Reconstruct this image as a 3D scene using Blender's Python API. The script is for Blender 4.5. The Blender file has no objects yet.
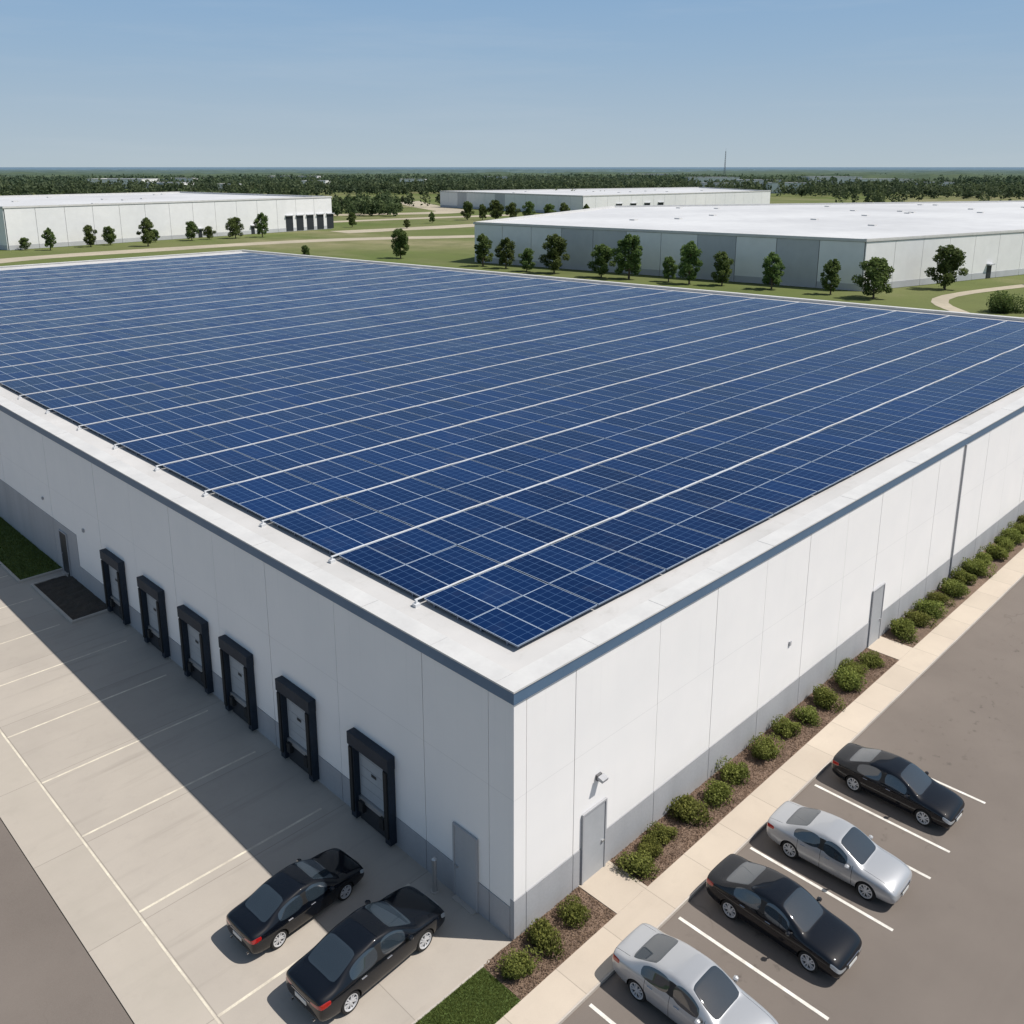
import bpy, math, random, bmesh
import numpy as np
from mathutils import Vector, noise
random.seed(7); rng=np.random.default_rng(11)
scn=bpy.context.scene; COL=scn.collection

# ---------------------------------------------------------------- materials
def mat_new(name):
    m=bpy.data.materials.new(name); m.use_nodes=True
    nt=m.node_tree; b=nt.nodes['Principled BSDF']; return m,nt,b
def nd(nt,t,**k):
    n=nt.nodes.new(t)
    for a,v in k.items(): setattr(n,a,v)
    return n
def lk(nt,a,b): nt.links.new(a,b)
def mixc(nt,fac,a,b,blend='MIX'):
    n=nd(nt,'ShaderNodeMix',data_type='RGBA',blend_type=blend)
    for i,v in ((0,fac),(6,a),(7,b)):
        if isinstance(v,(int,float)): n.inputs[i].default_value=v
        elif isinstance(v,tuple): n.inputs[i].default_value=(*v,1) if len(v)==3 else v
        else: lk(nt,v,n.inputs[i])
    return n.outputs[2]
def noi(nt,vec,scale,detail=4,rough=.55):
    n=nd(nt,'ShaderNodeTexNoise'); n.inputs['Scale'].default_value=scale; n.inputs['Detail'].default_value=detail
    n.inputs['Roughness'].default_value=rough; lk(nt,vec,n.inputs['Vector']); return n.outputs['Fac']
def ramp(nt,fac,lo,hi,a=0.,b=1.):
    n=nd(nt,'ShaderNodeMapRange'); lk(nt,fac,n.inputs[0]); n.inputs[1].default_value=lo; n.inputs[2].default_value=hi
    n.inputs[3].default_value=a; n.inputs[4].default_value=b; return n.outputs[0]
def mth(nt,op,a,b=None):
    n=nd(nt,'ShaderNodeMath',operation=op)
    for i,v in enumerate((a,b)):
        if v is None: continue
        if isinstance(v,(int,float)): n.inputs[i].default_value=v
        else: lk(nt,v,n.inputs[i])
    return n.outputs[0]
def pos(nt): return nd(nt,'ShaderNodeNewGeometry').outputs['Position']
def scaled(nt,vec,s):
    n=nd(nt,'ShaderNodeVectorMath',operation='MULTIPLY'); lk(nt,vec,n.inputs[0]); n.inputs[1].default_value=s; return n.outputs[0]
def bump(nt,b,h,st=.2,dist=.02):
    n=nd(nt,'ShaderNodeBump'); n.inputs['Strength'].default_value=st; n.inputs['Distance'].default_value=dist
    lk(nt,h,n.inputs['Height']); lk(nt,n.outputs[0],b.inputs['Normal'])
def surf(name,ca,cb,scale=1.,rough=.8,fine=30.,fineamt=.25,streak=False,bmp=0.1,metal=0.,spec=.4):
    m,nt,b=mat_new(name); p=pos(nt)
    v=scaled(nt,p,(1,1,.12)) if streak else p
    c=mixc(nt,ramp(nt,noi(nt,v,scale,6),.3,.7),ca,cb)
    f=ramp(nt,noi(nt,p,fine,3),.25,.75,1-fineamt,1+fineamt)
    cm=nd(nt,'ShaderNodeVectorMath',operation='SCALE'); lk(nt,c,cm.inputs[0]); lk(nt,f,cm.inputs['Scale'])
    lk(nt,cm.outputs[0],b.inputs['Base Color']); b.inputs['Roughness'].default_value=rough; b.inputs['Metallic'].default_value=metal
    b.inputs['Specular IOR Level'].default_value=spec
    if bmp: bump(nt,b,noi(nt,p,fine,3),bmp)
    return m
def plain(name,c,rough=.5,metal=0.,coat=0.,spec=.5):
    m,nt,b=mat_new(name)
    p=pos(nt); cc=mixc(nt,noi(nt,p,3.,3),tuple(x*.9 for x in c),tuple(min(1,x*1.1) for x in c)); lk(nt,cc,b.inputs['Base Color'])
    b.inputs['Roughness'].default_value=rough; b.inputs['Metallic'].default_value=metal
    b.inputs['Coat Weight'].default_value=coat; b.inputs['Coat Roughness'].default_value=.03; b.inputs['Specular IOR Level'].default_value=spec
    return m
M={}
def wallmat():
    m,nt,b=mat_new('wall_panel'); p=pos(nt); s=nd(nt,'ShaderNodeSeparateXYZ'); lk(nt,p,s.inputs[0])
    c=mixc(nt,ramp(nt,noi(nt,p,.5,6),.3,.7),(.87,.855,.84),(.83,.82,.81))
    st=ramp(nt,noi(nt,scaled(nt,p,(3.5,3.5,.10)),1.6,5,.65),.56,.80)
    zz=ramp(nt,s.outputs[2],4.6,6.9,.12,.6)
    c=mixc(nt,mth(nt,'MULTIPLY',mth(nt,'MULTIPLY',st,zz),.5),c,(.60,.60,.60))
    dirt=mth(nt,'MULTIPLY',ramp(nt,s.outputs[2],1.2,2.0,.5,0),noi(nt,p,2.5,5)); c=mixc(nt,mth(nt,'MULTIPLY',dirt,.5),c,(.62,.60,.57))
    ln=mth(nt,'LESS_THAN',mth(nt,'ABSOLUTE',mth(nt,'SUBTRACT',s.outputs[2],4.25)),.012); c=mixc(nt,mth(nt,'MULTIPLY',ln,.18),c,(.4,.4,.4))
    lk(nt,c,b.inputs['Base Color']); b.inputs['Roughness'].default_value=.8; b.inputs['Specular IOR Level'].default_value=.3
    bump(nt,b,noi(nt,p,14,3),.03); return m
M['wall']=wallmat()
M['wallfar']=surf('wall_far',(.80,.795,.79),(.71,.715,.725),.06,.7,.6,.04,True,0)
M['wallgrey']=surf('wall_far_grey',(.50,.51,.53),(.44,.45,.475),.1,.7,.6,.05,True,0)
M['plinth']=surf('plinth',(.40,.405,.42),(.34,.345,.36),.8,.8,14,.05,True,.05)
M['joint']=plain('joint_dark',(.13,.13,.135),.9)
M['fascia']=surf('fascia_metal',(.115,.19,.29),(.095,.165,.26),.7,.45,8,.04,False,0,.2)
M['coping']=surf('coping_white',(.60,.595,.58),(.52,.515,.505),.8,.6,9,.03,False,.02)
def roofmat():
    m,nt,b=mat_new('roof_membrane'); p=pos(nt)
    c=mixc(nt,ramp(nt,noi(nt,p,.25,6),.3,.7),(.57,.56,.55),(.47,.465,.455))
    c=mixc(nt,ramp(nt,noi(nt,p,1.3,6,.7),.55,.75,0,.5),c,(.36,.35,.33))
    lk(nt,c,b.inputs['Base Color']); b.inputs['Roughness'].default_value=.8; bump(nt,b,noi(nt,p,5,3),.06); return m
M['roof']=roofmat()
M['rooffar']=surf('roof_far',(.60,.605,.61),(.47,.475,.485),.035,.7,.4,.05,False,0)
M['door']=surf('steel_door',(.40,.415,.435),(.36,.375,.395),.9,.5,10,.03,False,0)
M['dockdoor']=surf('dock_door',(.40,.43,.45),(.33,.355,.38),.8,.5,10,.04,False,0)
M['seal']=surf('dock_seal',(.010,.018,.030),(.017,.027,.043),1.5,.6,12,.2,False,.1)
M['dark']=plain('dark_opening',(.02,.024,.03),.5)
M['metal']=plain('galvanised',(.5,.5,.5),.4,.7)
M['rub']=plain('rubber',(.015,.015,.015),.8)
M['lamp']=plain('lamp_lens',(.6,.6,.55),.2)

def asphalt():
    m,nt,b=mat_new('asphalt'); p=pos(nt)
    c=mixc(nt,ramp(nt,noi(nt,p,.22,6,.6),.35,.68),(.138,.117,.102),(.172,.147,.128))
    c=mixc(nt,ramp(nt,noi(nt,p,90,2),.3,.7,0,.4),c,(.25,.22,.195))
    c=mixc(nt,ramp(nt,noi(nt,p,1.1,5,.7),.62,.80,0,.4),c,(.09,.078,.069))
    s=nd(nt,'ShaderNodeSeparateXYZ'); lk(nt,p,s.inputs[0])
    lane=mth(nt,'MULTIPLY',ramp(nt,mth(nt,'ABSOLUTE',mth(nt,'ADD',s.outputs[1],9.6)),0,2.2,1,0),ramp(nt,noi(nt,scaled(nt,p,(.1,2,1)),1.2,4),.4,.65))
    c=mixc(nt,mth(nt,'MULTIPLY',lane,.3),c,(.19,.165,.145))
    vor=nd(nt,'ShaderNodeTexVoronoi',feature='DISTANCE_TO_EDGE'); vor.inputs['Scale'].default_value=.12
    wv=nd(nt,'ShaderNodeVectorMath',operation='ADD'); nn=nd(nt,'ShaderNodeTexNoise'); nn.inputs['Scale'].default_value=.8; lk(nt,p,nn.inputs['Vector'])
    lk(nt,p,wv.inputs[0]); lk(nt,scaled(nt,nn.outputs['Color'],(2,2,0)),wv.inputs[1]); lk(nt,wv.outputs[0],vor.inputs['Vector'])
    cr=mth(nt,'MULTIPLY',ramp(nt,vor.outputs['Distance'],.0,.003,.3,0.),ramp(nt,noi(nt,p,.3,2),.55,.62))
    c=mixc(nt,cr,c,(.07,.062,.055))
    oil=mth(nt,'MULTIPLY',ramp(nt,mth(nt,'ABSOLUTE',mth(nt,'ADD',s.outputs[1],4.9)),0,1.9,1,0),ramp(nt,noi(nt,p,2.6,4,.6),.60,.72))
    c=mixc(nt,mth(nt,'MULTIPLY',oil,.6),c,(.055,.048,.043))
    lk(nt,c,b.inputs['Base Color']); b.inputs['Roughness'].default_value=.9; b.inputs['Specular IOR Level'].default_value=.2
    bump(nt,b,noi(nt,p,60,3),.25,.01); return m
M['asphalt']=asphalt()
def concrete(name,ca,cb,jx=4.,jy=4.,offx=0.,offy=0.,jw=.025,stain=.3):
    m,nt,b=mat_new(name); p=pos(nt)
    s=nd(nt,'ShaderNodeSeparateXYZ'); lk(nt,p,s.inputs[0])
    c=mixc(nt,ramp(nt,noi(nt,p,.35,6,.6),.3,.7),ca,cb)
    c=mixc(nt,ramp(nt,noi(nt,p,1.6,6,.7),.55,.8,0,.35),c,tuple(x*.72 for x in ca))
    c=mixc(nt,ramp(nt,noi(nt,scaled(nt,p,(.20,2.4,1)),.9,4,.6),.56,.74,0,stain),c,tuple(x*.62 for x in ca))
    c=mixc(nt,ramp(nt,noi(nt,p,70,2),.3,.7,0,.2),c,tuple(x*.7 for x in ca))
    ls=[];cells=[]
    for out,per,off in ((s.outputs[0],jx,offx),(s.outputs[1],jy,offy)):
        if not per: continue
        q=mth(nt,'PINGPONG',mth(nt,'ADD',out,-off+1000*per),per/2)
        ls.append(mth(nt,'LESS_THAN',q,jw/2))
        cells.append(mth(nt,'FLOOR',mth(nt,'DIVIDE',mth(nt,'ADD',out,-off+1000*per),per)))
    cb2=nd(nt,'ShaderNodeCombineXYZ')
    for i,o in enumerate(cells): lk(nt,o,cb2.inputs[i])
    wn=nd(nt,'ShaderNodeTexWhiteNoise'); lk(nt,cb2.outputs[0],wn.inputs['Vector'])
    sc=nd(nt,'ShaderNodeVectorMath',operation='SCALE'); lk(nt,c,sc.inputs[0]); lk(nt,ramp(nt,wn.outputs['Value'],0,1,.93,1.05),sc.inputs['Scale']); c=sc.outputs[0]
    j=ls[0] if len(ls)==1 else mth(nt,'MAXIMUM',ls[0],ls[1])
    c=mixc(nt,mth(nt,'MULTIPLY',j,.55),c,tuple(x*.4 for x in ca))
    lk(nt,c,b.inputs['Base Color']); b.inputs['Roughness'].default_value=.85; b.inputs['Specular IOR Level'].default_value=.3
    bump(nt,b,noi(nt,p,40,3),.12,.01); return m
M['apron']=concrete('concrete_apron',(.45,.405,.35),(.39,.35,.305),3.25,4.05,0,3.45,.022,.45)
M['strip']=concrete('concrete_strip',(.48,.43,.37),(.415,.375,.32),0,4.05,0,3.45,.025,.15)
M['walk']=concrete('sidewalk_concrete',(.56,.485,.395),(.49,.42,.345),1.85,0,.1,0,.025,.1)
M['kerb']=surf('kerb_concrete',(.50,.455,.40),(.42,.38,.34),1,.85,30,.1)
M['paint']=surf('line_paint',(.80,.785,.73),(.55,.52,.47),3,.7,25,.1,False,0)
M['paint2']=surf('line_paint_faded',(.74,.68,.55),(.50,.45,.375),2.2,.7,25,.1,False,0)
M['grass']=surf('grass_turf',(.10,.145,.035),(.065,.10,.024),1.2,.9,22,.5,False,.8)
M['mulch']=surf('mulch_bark',(.21,.145,.105),(.13,.09,.066),2.,.95,28,.5,False,.9)
M['soil']=surf('dark_soil',(.07,.055,.042),(.045,.038,.03),2.,.95,28,.5,False,.9)
M['dirt']=surf('dirt_road',(.44,.385,.29),(.34,.30,.225),.08,.95,.9,.1,False,0)

def haze_mix(nt,c,p,d0=700.,d1=6000.,mx=.9,hz=(.115,.18,.245)):  # aerial haze painted into the base colour, growing with distance from the site
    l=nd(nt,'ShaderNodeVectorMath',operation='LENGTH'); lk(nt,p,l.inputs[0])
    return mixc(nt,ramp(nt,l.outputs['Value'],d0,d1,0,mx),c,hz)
def ground():
    m,nt,b=mat_new('ground_field'); p=pos(nt)
    c=mixc(nt,ramp(nt,noi(nt,p,.025,6,.65),.38,.62),(.115,.150,.045),(.185,.190,.085))
    c=mixc(nt,ramp(nt,noi(nt,scaled(nt,p,(1,.5,1)),.016,6,.65),.50,.64,0,.8),c,(.29,.255,.155))
    c=mixc(nt,ramp(nt,noi(nt,p,.10,6,.7),.42,.70,0,.6),c,(.072,.102,.030))
    c=mixc(nt,ramp(nt,noi(nt,p,3.,4),.3,.7,0,.3),c,(.07,.09,.026))
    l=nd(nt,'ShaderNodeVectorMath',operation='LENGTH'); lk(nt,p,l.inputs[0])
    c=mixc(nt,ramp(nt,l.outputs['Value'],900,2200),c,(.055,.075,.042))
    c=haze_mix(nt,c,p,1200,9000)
    lk(nt,c,b.inputs['Base Color']); b.inputs['Roughness'].default_value=1; b.inputs['Specular IOR Level'].default_value=.1
    return m
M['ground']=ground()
def foliage(name,dark,light,haze=False):
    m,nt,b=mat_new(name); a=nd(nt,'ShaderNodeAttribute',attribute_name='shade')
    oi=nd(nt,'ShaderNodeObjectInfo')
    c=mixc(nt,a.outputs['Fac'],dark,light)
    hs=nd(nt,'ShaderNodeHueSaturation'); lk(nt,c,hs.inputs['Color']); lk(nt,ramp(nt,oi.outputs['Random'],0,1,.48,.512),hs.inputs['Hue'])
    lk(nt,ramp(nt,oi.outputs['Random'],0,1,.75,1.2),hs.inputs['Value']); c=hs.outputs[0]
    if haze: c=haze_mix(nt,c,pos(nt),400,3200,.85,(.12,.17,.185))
    lk(nt,c,b.inputs['Base Color']); b.inputs['Roughness'].default_value=.7; b.inputs['Specular IOR Level'].default_value=.2
    out=[n for n in nt.nodes if n.type=='OUTPUT_MATERIAL'][0]
    tr=nd(nt,'ShaderNodeBsdfTranslucent'); lk(nt,c,tr.inputs['Color']); ms=nd(nt,'ShaderNodeMixShader'); ms.inputs[0].default_value=.4
    lk(nt,b.outputs[0],ms.inputs[1]); lk(nt,tr.outputs[0],ms.inputs[2]); lk(nt,ms.outputs[0],out.inputs['Surface'])
    return m
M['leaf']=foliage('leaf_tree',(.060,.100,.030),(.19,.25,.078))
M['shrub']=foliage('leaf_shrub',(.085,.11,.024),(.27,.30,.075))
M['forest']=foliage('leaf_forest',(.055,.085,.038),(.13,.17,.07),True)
M['turf']=foliage('leaf_turf',(.07,.11,.022),(.17,.22,.055))
M['chip']=foliage('bark_chips',(.08,.05,.036),(.31,.215,.155))
M['bark']=surf('bark',(.12,.09,.065),(.08,.06,.045),3,.9,20,.2,False,.3)

def solar():
    m,nt,b=mat_new('solar_glass')
    uv=nd(nt,'ShaderNodeUVMap',uv_map='uv'); s=nd(nt,'ShaderNodeSeparateXYZ'); lk(nt,uv.outputs[0],s.inputs[0])
    a=nd(nt,'ShaderNodeAttribute',attribute_name='shade')
    c=mixc(nt,a.outputs['Fac'],(.0015,.011,.050),(.004,.022,.088))
    c=mixc(nt,ramp(nt,noi(nt,pos(nt),.05,4),.35,.7,0,.5),c,(.003,.026,.108))
    def lines(o,n,w):
        q=mth(nt,'PINGPONG',mth(nt,'MULTIPLY',o,float(n)),.5); return mth(nt,'LESS_THAN',q,w)
    cell=mth(nt,'MAXIMUM',lines(s.outputs[0],3,.024),lines(s.outputs[1],6,.024))
    c=mixc(nt,mth(nt,'MULTIPLY',cell,.32),c,(.13,.25,.46))
    def edge(o,w):
        q=mth(nt,'PINGPONG',o,.5); return mth(nt,'LESS_THAN',q,w)
    fr=mth(nt,'MAXIMUM',edge(s.outputs[0],.014),edge(s.outputs[1],.009))
    c=mixc(nt,fr,c,(.36,.44,.54))
    c=mixc(nt,ramp(nt,noi(nt,pos(nt),.6,5,.65),.55,.8,0,.05),c,(.30,.30,.30))
    lk(nt,c,b.inputs['Base Color']); lk(nt,ramp(nt,a.outputs['Fac'],0,1,.16,.30),b.inputs['Roughness'])
    b.inputs['Specular IOR Level'].default_value=.07
    return m
M['solar']=solar()
M['frame']=plain('alu_frame',(.16,.20,.27),.4,.3)
M['conduit']=plain('conduit_white',(.62,.63,.64),.5)

# ---------------------------------------------------------------- mesh helpers
class MB:
    def __init__(s): s.v=[];s.f=[];s.m=[];s.mats=[]
    def mi(s,m):
        if m not in s.mats: s.mats.append(m)
        return s.mats.index(m)
    def box(s,o,a,b,c,m):
        o,a,b,c=map(Vector,(o,a,b,c)); n=len(s.v); k=s.mi(m)
        s.v+=[o,o+a,o+a+b,o+b,o+c,o+a+c,o+a+b+c,o+b+c]
        fs=[(0,3,2,1),(4,5,6,7),(0,1,5,4),(1,2,6,5),(2,3,7,6),(3,0,4,7)]
        if a.cross(b).dot(c)<0: fs=[f[::-1] for f in fs]
        s.f+=[tuple(n+i for i in f) for f in fs]; s.m+=[k]*6
    def bx(s,x0,y0,z0,x1,y1,z1,m): s.box((x0,y0,z0),(x1-x0,0,0),(0,y1-y0,0),(0,0,z1-z0),m)
    def poly(s,pts,m):
        n=len(s.v); s.v+=[Vector(p) for p in pts]; s.f.append(tuple(range(n,n+len(pts)))); s.m.append(s.mi(m))
    def prism(s,pts,z0,z1,m,mt=None):
        n=len(pts); s.poly([(p[0],p[1],z1) for p in pts],mt or m); s.poly([(p[0],p[1],z0) for p in pts][::-1],m)
        for i in range(n):
            a=pts[i];b=pts[(i+1)%n]; s.poly([(a[0],a[1],z0),(b[0],b[1],z0),(b[0],b[1],z1),(a[0],a[1],z1)],m)
    def cyl(s,p,q,r0,r1,m,n=10,cap=True):
        p,q=Vector(p),Vector(q); d=(q-p).normalized(); u=d.orthogonal().normalized(); w=d.cross(u); k=len(s.v); mi=s.mi(m)
        for c,r in ((p,r0),(q,r1)):
            for i in range(n):
                t=2*math.pi*i/n; s.v.append(c+(u*math.cos(t)+w*math.sin(t))*r)
        for i in range(n):
            j=(i+1)%n; s.f.append((k+i,k+j,k+n+j,k+n+i)); s.m.append(mi)
        if cap: s.f.append(tuple(k+n+i for i in range(n))); s.m.append(mi); s.f.append(tuple(k+i for i in range(n))[::-1]); s.m.append(mi)
    def mesh(s,name):
        me=bpy.data.meshes.new(name); me.from_pydata([tuple(v) for v in s.v],[],s.f)
        for m in s.mats: me.materials.append(m)
        me.polygons.foreach_set('material_index',s.m); me.update(); return me
def obj(name,data,parent=None,loc=(0,0,0)):
    o=bpy.data.objects.new(name,data); COL.objects.link(o); o.location=loc
    if parent: o.parent=parent
    return o
def empty(name,loc=(0,0,0)):
    o=obj(name,None,None,loc); o.empty_display_size=.5; return o
def quadmesh(name,V,shade,mat,k=4):
    n=V.shape[0]; me=bpy.data.meshes.new(name); me.vertices.add(n*k); me.vertices.foreach_set('co',V.reshape(-1).astype(np.float32))
    me.loops.add(n*k); me.loops.foreach_set('vertex_index',np.arange(n*k,dtype=np.int32))
    me.polygons.add(n); me.polygons.foreach_set('loop_start',np.arange(0,n*k,k,dtype=np.int32))
    try: me.polygons.foreach_set('loop_total',np.full(n,k,dtype=np.int32))
    except Exception: pass
    me.materials.append(mat)
    a=me.attributes.new('shade','FLOAT','FACE'); a.data.foreach_set('value',shade.astype(np.float32))
    me.update(calc_edges=True); me.validate(); return me
def leaves(C,size,rg):
    n=len(C); a=rg.normal(size=(n,3)); a/=np.linalg.norm(a,axis=1)[:,None]
    b=rg.normal(size=(n,3)); b-= (a*b).sum(1)[:,None]*a; b/=np.linalg.norm(b,axis=1)[:,None]
    s=(size*rg.uniform(.6,1.3,n))[:,None]
    return np.stack([C-a*s,C-b*s*.55,C+a*s,C+b*s*.55],1)

# ---------------------------------------------------------------- ground & paving
g=MB()
seg=96; Rg=45000
g.poly([(Rg*math.cos(2*math.pi*i/seg),Rg*math.sin(2*math.pi*i/seg),-.05) for i in range(seg)],M['ground'])
obj('ground',g.mesh('ground'))
def sheet(name,x0,y0,x1,y1,z0,z1,m):
    b=MB(); b.bx(x0,y0,z0,x1,y1,z1,m); return obj(name,b.mesh(name))
sheet('parking_lot_asphalt',-60,-60,88,-2.45,-.3,0,M['asphalt'])
sheet('road_asphalt',-60,-2.45,-8.0,140,-.3,-.004,M['asphalt'])
sheet('concrete_strip',-7.98,.0,-6.55,130,-.3,.012,M['strip'])
sheet('loading_apron',-6.53,.0,-.0,130,-.3,.008,M['apron'])
b=MB(); b.bx(-7.96,-2.40,-.3,88,-1.40,.09,M['walk']); b.bx(-7.96,-2.445,-.3,88,-2.401,.085,M['kerb'])
for x in (2.55,20.9): b.bx(x,-1.398,-.3,x+1.35,-.01,.094,M['walk'])
obj('sidewalk',b.mesh('sidewalk'))
sheet('grass_verge',-7.96,-1.398,-1.15,-.06,-.3,.075,M['grass'])
b=MB(); b.bx(-7.96,-.058,-.3,-.9,-.002,.09,M['kerb']); obj('kerb',b.mesh('kerb'))
def bumpy(name,x0,y0,x1,y1,z,m,st=.12,amp=.03):
    nx=max(2,int((x1-x0)/st)); ny=max(2,int((y1-y0)/st)); V=[];F=[]
    for j in range(ny+1):
        for i in range(nx+1):
            x=x0+(x1-x0)*i/nx;y=y0+(y1-y0)*j/ny
            V.append((x,y,z+amp*noise.noise(Vector((x*3,y*3,z)))))
    for j in range(ny):
        for i in range(nx): k=j*(nx+1)+i; F.append((k,k+1,k+nx+2,k+nx+1))
    me=bpy.data.meshes.new(name); me.from_pydata(V,[],F); me.materials.append(m); return obj(name,me)
bumpy('mulch_bed',-1.14,-1.395,2.54,-.005,.07,M['mulch'])
bumpy('mulch_bed',3.91,-1.395,20.89,-.005,.07,M['mulch'])
bumpy('mulch_bed',22.26,-1.395,70,-.005,.07,M['mulch'],.25)
bumpy('mulch_bed',-1.7,25.9,-.02,31.,.06,M['soil'],.15,.05)
bumpy('grass_strip',-2.0,31.9,-.02,75,.06,M['grass'],.3,.04)
b=MB()
for (x0,y0,x1,y1) in ((-1.8,25.8,-1.702,31.1),(-2.1,31.8,-2.002,75)): b.bx(x0,y0,-.1,x1,y1,.11,M['kerb'])
b.bx(-1.70,25.8,-.1,0,25.898,.11,M['kerb']); b.bx(-1.70,31.01,-.1,0,31.1,.11,M['kerb']); b.bx(-2.0,31.8,-.1,0,31.898,.11,M['kerb'])
obj('kerb',b.mesh('kerb2'))
b=MB()
for x in (0.,3.7,7.35,9.9,11.35,14.35): b.poly([(x-.05,-6.85,.005),(x+.05,-6.85,.005),(x+.05,-2.6,.005),(x-.05,-2.6,.005)],M['paint'])
obj('parking_bay_lines',b.mesh('parking_bay_lines'))
b=MB()
for y in (3.45,7.85,11.9,15.35,18.8,22.6,26.1,29.6,33.1,36.6,40.2,43.8,47.2):
    xe=-.7 if y<24 else -2.2
    b.poly([(-6.5,y-.04,.0125),(xe,y-.04,.0125),(xe,y+.04,.0125),(-6.5,y+.04,.0125)],M['paint2'])
b.poly([(-6.59,.1,.0165),(-6.53,.1,.0165),(-6.53,60,.0165),(-6.59,60,.0165)],M['paint2'])
obj('loading_bay_lines',b.mesh('loading_bay_lines'))

# ---------------------------------------------------------------- main warehouse
Hh=7.34; XB0=70.8; XB1=56.0; YB=114.
def xb(y): return XB0+(XB1-XB0)*y/YB
W=empty('solar_roof_warehouse')
b=MB()
b.prism([(.13,.13),(XB0-.15,.13),(XB1-.15,YB-.13),(.13,YB-.13)],-.2,Hh-.22,M['joint'],M['roof'])
obj('roof_deck',b.mesh('roof_deck'),W)
b=MB()
gp=.022
xs=[0,.45,2.3,6,9,12,15,18,21,24,27,30]+[30+3.4*i for i in range(1,13)]; xs=[x for x in xs if x<XB0-1]+[XB0]
zb=1.25
for i in range(len(xs)-1):
    x0,x1=xs[i],xs[i+1]; t=0 if i%2 else .004
    b.bx(x0+(0 if i==0 else gp/2),0-t,zb+.012,x1-gp/2,.13,Hh-.36,M['wall'])
    b.bx(x0+(0 if i==0 else gp/2),-.018,-.1,x1-gp/2,.13,zb,M['plinth'])
ys=[0,.9,3.5,7.65,11.65,15.3,18.8,22.5,26.3,29.4,32.5]+[32.5+3.7*i for i in range(1,23)]; ys=[y for y in ys if y<YB-1]+[YB]
for i in range(len(ys)-1):
    y0,y1=ys[i],ys[i+1]; zz=1.0 if y0<28 else 2.6; t=0 if i%2 else .004
    ya=y0+(.131 if i==0 else gp/2)
    b.bx(-t,ya,zz+.012,.13,y1-gp/2,Hh-.36,M['wall'])
    b.bx(-.018,ya if i else .131,-.1,.13,y1-gp/2,zz,M['plinth'])
b.bx(0,YB-.128,-.1,XB1-.2,YB,Hh-.36,M['wall'])
b.poly([(XB0,0,-.1),(XB1,YB,-.1),(XB1,YB,Hh-.36),(XB0,0,Hh-.36)],M['wall'])
obj('walls',b.mesh('walls'),W)
b=MB()
z0,z1=Hh-.35,Hh-.02
b.bx(-.05,-.05,z0,XB0+.02,.14,z1,M['fascia']); b.bx(-.05,.142,z0,.14,YB+.05,z1,M['fascia'])
b.bx(.142,YB-.1,z0,XB1,YB+.05,z1,M['fascia'])
b.box((XB0-.14,.142,z0),(XB1-XB0,YB-.14,0),(.16,0,0),(0,0,z1-z0),M['fascia'])
obj('fascia',b.mesh('fascia'),W)
b=MB()
cw=.55; z2=Hh+.03; zi=Hh-.3
L=[0]+[3.05*i for i in range(1,40)]
def clipr(L,hi): return [l for l in L if l<hi-1]+[hi]
Lx=clipr(L,XB0)
for i in range(len(Lx)-1): b.bx(Lx[i]-(.075 if i==0 else -.006),-.075,z1+.002,Lx[i+1]-.006,cw,z2-(i%2)*.003,M['coping'])
Ly=clipr([cw]+L[1:],YB)
for i in range(len(Ly)-1): b.bx(-.075,Ly[i]+.008,z1+.002,cw,Ly[i+1]-.006,z2-(i%2)*.003,M['coping'])
b.bx(cw+.002,YB-cw,z1+.002,XB1,YB+.06,z2,M['coping'])
b.box((XB0-cw,cw+.002,z1+.002),(XB1-XB0,YB-cw,0),(cw+.03,0,0),(0,0,z2-z1),M['coping'])
b.bx(.142,.142,zi,XB0-.3,.5,z1,M['coping']); b.bx(.142,.502,zi,.5,YB-.1,z1,M['coping'])
b.box((XB0-.5,.55,zi),(XB1-XB0,YB-1,0),(.3,0,0),(0,0,z1-zi),M['coping']); b.bx(.502,YB-.5,zi,XB1-.3,YB-.142,z1,M['coping'])
obj('parapet_coping',b.mesh('parapet_coping'),W)
ydock=[5.85,9.95,13.85,17.15,20.85,24.75]
for y in ydock:
    b=MB(); hw=.98; h=3.05; t=.25; d=.26
    b.bx(-d,y-hw,.12,-.02,y-hw+t,h-.4,M['seal']); b.bx(-d,y+hw-t,.12,-.02,y+hw,h-.4,M['seal']); b.bx(-d-.03,y-hw-.02,h-.398,-.02,y+hw+.02,h+.02,M['seal'])
    b.bx(-d-.05,y-hw+.05,.35,-d-.002,y-hw+t-.05,h-.45,M['rub']); b.bx(-d-.05,y+hw-t+.05,.35,-d-.002,y+hw-.05,h-.45,M['rub'])
    b.bx(-.06,y-hw+t+.002,.9,-.03,y+hw-t-.002,h-.402,M['dockdoor'])
    for k in range(1,5): z=.9+k*.35; b.bx(-.068,y-hw+t+.01,z,-.061,y+hw-t-.01,z+.018,M['plinth'])
    b.bx(-.074,y-.12,1.82,-.069,y+.12,1.92,M['dark'])
    b.bx(-.14,y-hw+t+.002,.72,-.02,y+hw-t-.002,.88,M['metal']); b.bx(-.1,y-hw+t+.002,.06,-.02,y+hw-t-.002,.7,M['dark'])
    for s in (-1,1): b.bx(-.24,y+s*.52-.1,.45,-.102,y+s*.52+.1,.8,M['rub'])
    obj('dock_door',b.mesh('dock_door'),W)
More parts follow.
